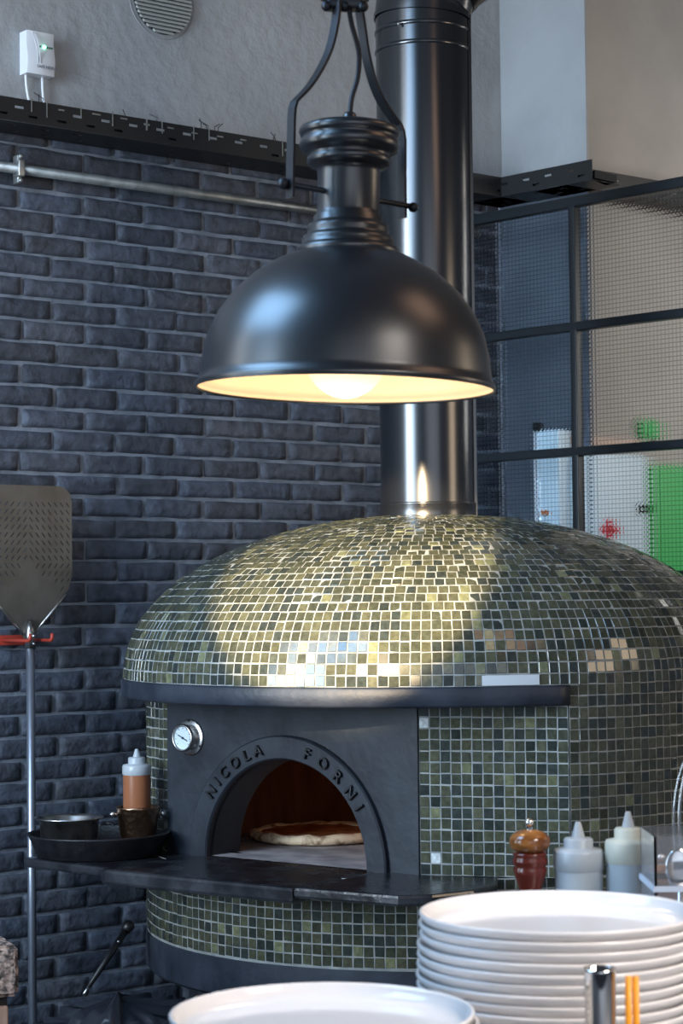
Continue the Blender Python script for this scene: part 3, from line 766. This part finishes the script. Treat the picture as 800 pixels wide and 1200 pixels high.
# ------------------------------------------------------------------ pizza peel on its red hook
PO=.09
neckp=wallA(33,748,PO)
peel=thing('pizza_peel','perforated metal pizza peel hanging upright on brick wall','peel',neckp,AA)
def pp(px,py): 
    p=wallA(px,py,PO); return ((p-neckp).dot(dA),p.z-neckp.z)
hw=pp(84,640)[0]; hw_=abs(hw); ztp=pp(40,569)[1]; zst=pp(84,676)[1]
xoff=0.0
outline=[(-.014,.0),(.014,.0),(.03,.022)]
outline+=[(hw_*.62,zst*.50),(hw_*.84,zst*.72),(hw_*.96,zst*.9),(hw_,zst*1.12)]
outline+=[(hw_,ztp-.045),(hw_-.006,ztp-.022),(hw_-.02,ztp-.008),(hw_-.042,ztp)]
outline+=[(-x,z) for x,z in reversed(outline[3:])]+[(-.03,.022)]
spl=[outline]
dxs=hw_*2/13.5; 
z=zst*.72; r_=0
rows_=[]
zz=ztp-.055; i=0
while zz>zst*.78:
    for c in range(-7,8):
        if c==0: continue
        x=(c-(.5 if c>0 else -.5))*hw_/7.2
        upper = zz>zst+.045
        lim = 0 if upper else (zst+.06-zz)*1.0
        if abs(x)<lim: continue
        s=-1 if x>0 else 1
        if not upper: s=-s
        spl.append(slot(x,zz,.0165,.0036,s*R(52)))
    zz-=.0225; i+=1
flat_holes('blade',spl,.003,'peel',peel,(0,0,0),(PI/2,0,0))
# raised flanges on the shoulders, socket, rivets, pole
m=MB()
for s in (-1,1):
    m.tube([(s*.016,-.001,.01),(s*hw_*.62,-.001,zst*.5),(s*hw_*.84,-.001,zst*.72)],.004,8)
m.build('flange','steel',peel)
m=MB(); m.tube([(0,-.008,.055),(0,-.01,.02),(0,-.012,-.03)],[.006,.013,.016],16); m.build('socket','steel',peel)
for z in (-.005,-.028): 
    m=MB(); m.sphere((.004,-.026,z+.012),.005,n=12); m.build('rivet','steel',peel)
m=MB(); m.tube([(0,-.012,-.01),(.004,-.012,-neckp.z+.01)],.0125,16); m.build('pole','pole',peel)
# hook
hk=thing('wall_hook','red metal two-pronged wall hook holding the pizza peel','hook',(neckp-nA*PO)[:],AA)
hz=-.006
for sx,ln_ in ((-.035,.155),(.038,.155)):
    m=MB(); m.tube([(sx,-.006,hz),(sx,-ln_,hz),(sx,-ln_-.006,hz+.004),(sx,-ln_-.007,hz+.02)],.0052,10); m.build('prong','red',hk)
m=MB(); m.rbox((0,-.008,hz),(.12,.006,.03),.002); m.build('back_plate','red',hk)

# ------------------------------------------------------------------ things on the hearth
sk_=atZ(121,992,ZH); sk_=Vector((-.664,5.56,0))
pan=thing('frying_pan','wide black cast iron pan on left end of oven ledge','pan',(sk_.x,sk_.y,ZH))
pr=[(.001,.0),(.160,.0),(.166,.003),(.187,.052),(.191,.056),(.192,.060),(.187,.061),(.183,.056),(.163,.010),(.001,.008)]
m=MB(); m.lathe(pr,72); m.build('pan_body','castiron',pan)
m=MB(); m.tube([(-.02,.183,.055),(-.012,.205,.060),(.012,.205,.060),(.02,.183,.055)],.006,10); m.build('lug_handle','castiron',pan)
bw=atY(81,966,5.56)
bowl=thing('steel_bowl','shallow steel bowl resting in black pan','bowl',(bw.x,5.56,ZH+.0083))
m=MB(); m.lathe([(.001,.0),(.062,.0),(.074,.010),(.080,.082),(.091,.089),(.093,.093),(.089,.0925),(.078,.086),(.071,.012),(.001,.003)],56); m.build('bowl_body','steel',bowl)
bk=atY(161.5,960,5.57)
bucket=thing('copper_bucket','small hammered copper bucket with knob handles in black pan','bucket',(bk.x,5.57,ZH+.0125),R(5))
m=MB(); m.lathe([(.001,.0),(.040,.0),(.043,.004),(.058,.109),(.060,.114),(.057,.1145),(.055,.110),(.041,.006),(.001,.003)],48); bbo=m.build('bucket_body','copper',bucket)
for s in (-1,1):
    m=MB(); m.sphere((s*.068,0,.094),.0085,n=14); m.tube([(s*.055,0,.094),(s*.066,0,.094)],.004,8); m.build('knob','steel',bbo)
def squeeze(name,label,loc_,r,hb,m_body,m_cap,fill,cf=.84,group=None):
    t=thing(name,label,'bottle',loc_,0,group)
    m=MB(); m.lathe([(.001,0),(r*.93,0),(r,.006),(r,hb*.78),(r,hb*.985)],40); m.lathe([(r,hb*.985),(r*.9,hb)],40); m.build('bottle_body',m_body,t)
    m=MB(); m.lathe([(r*1.0,hb*cf),(r*1.045,hb*(cf+.01)),(r*1.045,hb*.985),(r*.98,hb*1.01),(r*.64,hb*1.02),(r*.62,hb*1.025),(r*.62,hb*1.085),(r*.56,hb*1.1),(r*.3,hb*1.105)],40); cp_=m.build('cap',m_cap,t)
    nz=hb*1.10; hn=fill
    m=MB(); m.lathe([(r*.29,nz),(r*.24,nz+hn*.3),(r*.12,nz+hn*.95),(r*.10,nz+hn),(r*.001,nz+hn)],20); m.build('nozzle','translucent',cp_)
    return t
sq=atY(160.5,948,5.57)
squeeze('squeeze_bottle','squeeze bottle of amber syrup with clear cap standing in copper bucket',(sq.x,5.57,ZH+.0165),.0375,.221,'syrup','translucent',.022,cf=.885)

# ------------------------------------------------------------------ counter, plates and counter things
CZ=1.10
ct=thing('pass_counter','steel pass counter carrying the plate stacks','counter',(0.05,2.0,0))
def lc(x0,x1,y0,y1,z0,z1,name,mm):
    m=MB(); m.rbox(((x0+x1)/2-.05,(y0+y1)/2-2.0,(z0+z1)/2),(x1-x0,y1-y0,z1-z0),.004); return m.build(name,mm,ct)
lc(-.55,.75,1.5,2.42,CZ-.04,CZ,'worktop','counter'); lc(.165,.75,2.421,3.12,CZ-.04,CZ,'worktop','counter')
for x,y in ((-.5,1.55),(.7,1.55),(-.5,2.36),(.7,3.06),(.21,3.06)): lc(x-.02,x+.02,y-.02,y+.02,0,CZ-.04,'leg','counter')
plate_me=None
def plate(loc_,label,group,first=[None]):
    if first[0] is None:
        m=MB(); m.lathe([(.001,.002),(.085,.002),(.087,0),(.092,0),(.095,.002),(.120,.004),(.133,.009),(.1375,.0145),(.1395,.017),(.1405,.0195),(.140,.0212),(.1385,.0218),(.137,.0212),(.1355,.0188),(.132,.0125),(.127,.0092),(.118,.0078),(.100,.0072),(.001,.0070)],96)
        o=m.build('plate','porcelain'); first[0]=o
    else:
        o=first[0].copy(); C.objects.link(o)
    o.location=loc_; tag(o,label,'plate',group); return o
ords=['topmost','second','third','fourth','fifth','sixth','seventh','eighth','ninth','tenth','eleventh','twelfth','thirteenth','fourteenth','fifteenth','sixteenth','seventeenth','eighteenth','nineteenth','twentieth']
tp=atY(652,1067,2.08); zr_=tp.z-.021
SP=.0098; n=int((zr_-CZ)/SP)+1; SP=(zr_-CZ)/(n-1)
for i in range(n):
    dx=(0.002 if i<3 else -.0015)+random.uniform(-.0012,.0012); dy=random.uniform(-.001,.001)
    if i in (3,4): dx=-.001
    lab=f'{ords[i]} white plate {"" if i==0 else "from the top "}of the tall right stack' if i<20 else 'white plate at the bottom of right stack'
    plate((tp.x+dx,2.08+dy,CZ+(n-1-i)*SP),lab,'plates in the tall right stack')
tp=atY(376.5,1185,1.90); zr_=tp.z-.021; n=max(2,int((zr_-CZ)/.0098)+1); SP=(zr_-CZ)/(n-1)
for i in range(n):
    dx=(0 if i==0 else .0035)+random.uniform(-.001,.001)
    plate((tp.x+dx,1.90,CZ+(n-1-i)*SP),f'{ords[i]} white plate {"" if i==0 else "from the top "}of the low front stack','plates in the low front stack')
BY=2.72
# pepper mills
def mill(name,label,loc_,zt_,kr=1):
    t=thing(name,label,'pepper mill',loc_)
    h=zt_-loc_[2]; kk=BY/F
    def q(l): return [(r*kk*kr,h-z*kk*kr) for r,z in l]
    m=MB(); m.lathe(q([(.1,13),(8,13),(17,16),(23,22),(24,28),(22,34),(17,38),(10,39),(.1,39)]),40); m.build('head','wood_amber',t)
    m=MB(); m.lathe([(.0001,0),(.027,0),(.028,.008),(.024,.03)]+q([(13,110),(12,92),(14,78),(18,66),(20,58),(17.5,55),(20.5,52),(20.5,47),(18,44),(20,42),(19,39),(.1,38.5)]),40); m.build('mill_body','wood_red',t)
    m=MB(); m.lathe(q([(4,14),(4,10)]),16); m.sphere((0,0,h-5*kk*kr),5.2*kk*kr,n=20); m.build('knob','chrome',t)
    return t
p=atY(620,959,BY); mill('pepper_mill','turned red and amber wooden pepper mill with silver knob',(p.x,BY,CZ),p.z)
p=atY(774,1000,2.80); mill('pepper_mill','dark red wooden mill partly hidden by clear container and bottle',(p.x,2.80,CZ),p.z,1.0)
for px,py,r,lab,mc,yy in ((677,963,29,'left white squeeze bottle beside pepper mill',('clear_fluid','translucent'),BY),(735.5,951,27.5,'right squeeze bottle with yellowed cap by clear container',('clear_fluid','yellow_plastic'),BY-.01)):
    p=atY(px,py,yy); rr=r*yy/F/1.045; noz=.021
    hb=(p.z-CZ-noz)/1.10
    squeeze('squeeze_bottle',lab,(p.x,yy,CZ),rr,hb,mc[0],mc[1],noz)
# acrylic container with whisk and cutlery
a=atY(766,981,2.55); hb=a.z-CZ; wb=.12
box=thing('clear_container','clear plastic container holding steel utensils at right edge','container',(a.x+wb/2,2.55+wb/2,CZ))
m=MB(); th=.003
for sx,sy,dx,dy in ((0,-1,wb,th),(0,1,wb,th),(-1,0,th,wb),(1,0,th,wb)): m.box((sx*(wb/2-th/2),sy*(wb/2-th/2),hb/2),(dx,dy,hb))
m.box((0,0,th/2),(wb,wb,th)); m.build('container_wall','acrylic',box)
m=MB(); m.rbox((0,0,hb-.052),(wb+.001,wb+.001,.006),.001); 
m2=MB()
for sx,sy,dx,dy in ((0,-1,wb+.004,.002),(0,1,wb+.004,.002),(-1,0,.002,wb),(1,0,.002,wb)): m2.box((sx*(wb/2+.001),sy*(wb/2+.001),hb-.064),(dx,dy,.007))
m2.build('pale_stripe',mat('pale_stripe',(.6,.68,.8),.4),box)
wc=atY(833,970,2.61); wx=wc.x
wk=thing('whisk','steel balloon whisk standing in the clear container','whisk',(wx,2.55+wb/2,CZ+.006))
zc_=wc.z-CZ-.006; ha=.048; hb2=.115
m=MB(); m.tube([(0,0,0),(0,0,zc_-hb2+.01)],.008,12); m.build('handle','chrome',wk)
for k in range(8):
    an=PI*k/8; m=MB(); pts=[]
    for j in range(33):
        th_=PI*(j/32*2-1); x=ha*math.sin(th_); pts.append((x*math.cos(an),x*math.sin(an),zc_+hb2*math.cos(th_)))
    m.tube(pts,.0013,8); m.build('wire_loop','chrome',wk)
sp_=thing('spoon','steel spoon standing upside down inside the clear container','spoon',(a.x+.034,2.55+.02,CZ+.0035))
m=MB(); m.tube([(0,0,0),(0,0,hb-.07)],.003,8); m.build('handle','chrome',sp_)
m=MB(); m.sphere((0,0,hb-.045),.018,n=20,sz=1.4); m.build('bowl','chrome',sp_)
for v in sp_.children: 
    if v.name.startswith('bowl'): v.scale=(1,.25,1)
# metal tube and orange straws in front
ty=1.84; a=atY(702.5,1134,ty)
m=MB(); m.lathe([(.001,0),(.0135,0),(.0138,a.z-CZ-.003),(.0142,a.z-CZ),(.0125,a.z-CZ-.001),(.012,.004),(.001,.004)],40)
tb=m.build('steel_tube','chrome',None,(a.x,ty,CZ)); tag(tb,'slim polished steel cylinder standing before the right plate stack','cup')
a2=atY(740,1200,ty-.0)
hc=.085
m=MB(); m.lathe([(.001,0),(.020,0),(.022,hc),(.0205,hc),(.0188,.004),(.001,.004)],32); cp=m.build('straw_cup','chrome',None,(a2.x,ty,CZ)); tag(cp,'small steel cup holding the two orange sticks','cup')
for k,px in enumerate((736,744.5)):
    q=atY(px,1144,ty); m=MB(); m.tube([(a2.x+(-.004 if k==0 else .004),ty,CZ+.0045),(q.x,ty,q.z)],.0030,10)
    b_=m.build('orange_stick','orange'); tag(b_,('left' if k==0 else 'right')+' one of two orange sticks before plates','stick','orange sticks')

# ------------------------------------------------------------------ lower left things
a=atY(22,1108,4.3)
gt=thing('granite_table','rough speckled granite topped wooden stand at lower left edge','table',(a.x,4.3,0),R(22))
zt_=a.z; th=.105
m=MB(); bmx=bmesh.new(); bmesh.ops.create_cube(bmx,size=1); 
for v in bmx.verts: v.co=Vector((v.co.x*.7-.35,v.co.y*.5+.25,v.co.z*th+zt_-th/2))
bmesh.ops.bevel(bmx,geom=bmx.edges[:],offset=.008,segments=2,affect='EDGES'); bmesh.ops.subdivide_edges(bmx,edges=[e for e in bmx.edges if e.calc_length()>.06],cuts=14,use_grid_fill=True)
for v in bmx.verts: v.co+=Vector((noise.noise(v.co*25),noise.noise(v.co*25+Vector((5,5,5))),noise.noise(v.co*25+Vector((9,3,1)))))*.0018
bmx.verts.index_update(); m.add([v.co.copy() for v in bmx.verts],[tuple(v.index for v in f.verts) for f in bmx.faces]); bmx.free(); m.build('granite_top','granite',gt)
for x,y in ((-.05,.04),(-.65,.04),(-.05,.46),(-.65,.46)):
    m=MB(); m.rbox((x,y,(zt_-th-.02)/2),(.06,.06,zt_-th-.02),.004); m.build('leg','palewood',gt)
m=MB(); m.rbox((-.35,.25,zt_-th-.012),(.66,.46,.022),.003); m.build('underboard','dark',gt)
# bin bag
bg=atY(140,1180,5.35)
m=MB(); vs=[]; nu,nv=64,40
hb=1.6-(1168-700)/F*5.35
for j in range(nv+1):
    v=j/nv; 
    for i in range(nu):
        a=2*PI*i/nu; r=.25*max(0,1-abs(2*v-1)**5)**.4+.0005
        z=hb*v**.9*(1-.05*(v>.85)*math.cos(2*a))
        d=Vector((math.cos(a)*3,math.sin(a)*3,v*6)); ns=noise.noise(d)*.5+noise.noise(d*2.7)*.35
        ns2=abs(noise.noise(d*1.9+Vector((3,3,3))))
        ns3=noise.noise(Vector((math.cos(a)*7,math.sin(a)*7,v*16))); rr=r*(1+.16*ns-.25*ns2+.10*ns3)
        vs.append((rr*math.cos(a)*1.1,rr*math.sin(a)*.8,max(.0,z*(1+((.10*ns+.06*ns3-.12*ns2) if v>.5 else 0)))))
m.add(vs,[(j*nu+i,j*nu+(i+1)%nu,(j+1)*nu+(i+1)%nu,(j+1)*nu+i) for j in range(nv) for i in range(nu)]+[tuple(reversed(range(nu))),tuple(nv*nu+i for i in range(nu))],0,None,True)
tag(m.build('bin_bag','bag',None,(bg.x,5.35,0)),'crumpled black plastic bag on floor beneath the oven ledge','bag')
# leaning black tool
p0=atY(99,1164,5.42); p1=atY(150,1086,5.56)
tl=thing('fire_poker','thin black handled tool with steel tip leaning beside oven base','tool',p0)
v=p1-p0
m=MB(); m.tube([v*.08,v*.55,v],[.006,.0095,.0095],12); m.build('handle','rubber',tl)
m=MB(); m.tube([v*-.02,v*.12],[.004,.005],10); m.build('tip','steel',tl)
m=MB(); m.tube([v*.93,v*1.03,v*1.06],[.012,.017,.012],14); m.build('end_cap','rubber',tl)
m=MB(); m.sphere(v*.78+Vector((0,-.009,0)),.004,n=10); m.build('button','steel',tl)

# ------------------------------------------------------------------ light
def area(name,loc_,target,size,power,col,sy=None,spread=PI):
    l=bpy.data.lights.new(name,'AREA'); l.energy=power; l.color=col; l.size=size; l.spread=spread
    if sy: l.shape='RECTANGLE'; l.size_y=sy
    o=bpy.data.objects.new(name,l); C.objects.link(o); o.location=loc_
    o.rotation_euler=(Vector(target)-Vector(loc_)).to_track_quat('-Z','Y').to_euler(); return o
area('window_light',(-4.0,1.5,2.5),(.0,5.8,2.2),2.4,58,(.60,.80,1),2.4,R(80))
area('side_window_light',(-2.9,2.9,2.3),(.25,5.8,1.9),.6,34,(.84,.92,1),2.6,R(120))
area('skylight',(-1.75,2.6,3.9),(-.1,3.3,1.9),1.5,55,(.34,.62,1),1.5,R(130))
area('plate_fill',(1.3,1.2,2.7),(.15,2.15,1.2),.8,5.5,(1,.90,.82),.7,R(60))  # added unseen fill, brightens the plates and bottles
area('front_light',(1.6,-2.6,2.9),(.2,6,2.1),5.0,15,(.80,.88,1),3.0,R(85))
area('warm_side_light',(3.4,3.9,2.3),(.8,5.6,1.5),.9,20,(1,.78,.55),1.4)
area('warm_lamp_side',(1.7,2.7,3.6),(.1,3.0,1.9),.8,5,(1,.62,.42),.8)
area('back_room_light',(2.7,6.6,2.7),(1.6,7.9,2.1),1.2,20,(1,.93,.86))
area('plaster_light',(-2.0,3.4,4.0),(-1,7,3.6),1.6,22,(.92,.95,1))
s=bpy.data.lights.new('sun_beam','SPOT'); s.energy=5600; s.color=(1,.76,.47); s.spot_size=R(8.4); s.spot_blend=.26; s.shadow_soft_size=.03
so=bpy.data.objects.new('sun_beam',s); C.objects.link(so); so.location=(-1.3,.2,2.75)
tgt=Vector((-.005,5.12,1.66)); so.rotation_euler=(tgt-so.location).to_track_quat('-Z','Y').to_euler()
l=bpy.data.lights.new('oven_ember','POINT'); l.energy=.9; l.color=(1,.50,.22); l.shadow_soft_size=.06
o=bpy.data.objects.new('oven_ember',l); C.objects.link(o); o.location=OC+tv*.2+yv*(-.1)+Vector((0,0,ZH+.26))
l=bpy.data.lights.new('lamp_bulb','POINT'); l.energy=1.6; l.color=(1,.75,.48); l.shadow_soft_size=.05
o=bpy.data.objects.new('lamp_bulb',l); C.objects.link(o); o.location=rimc-Vector((0,0,.03))
w=bpy.data.worlds.new('world'); bpy.context.scene.world=w; w.use_nodes=True
w.node_tree.nodes['Background'].inputs[0].default_value=(.45,.56,.75,1); w.node_tree.nodes['Background'].inputs[1].default_value=.26
sc=bpy.context.scene; sc.view_settings.view_transform='Standard'; sc.view_settings.look='None'; sc.view_settings.exposure=0
bpy.context.view_layer.update()
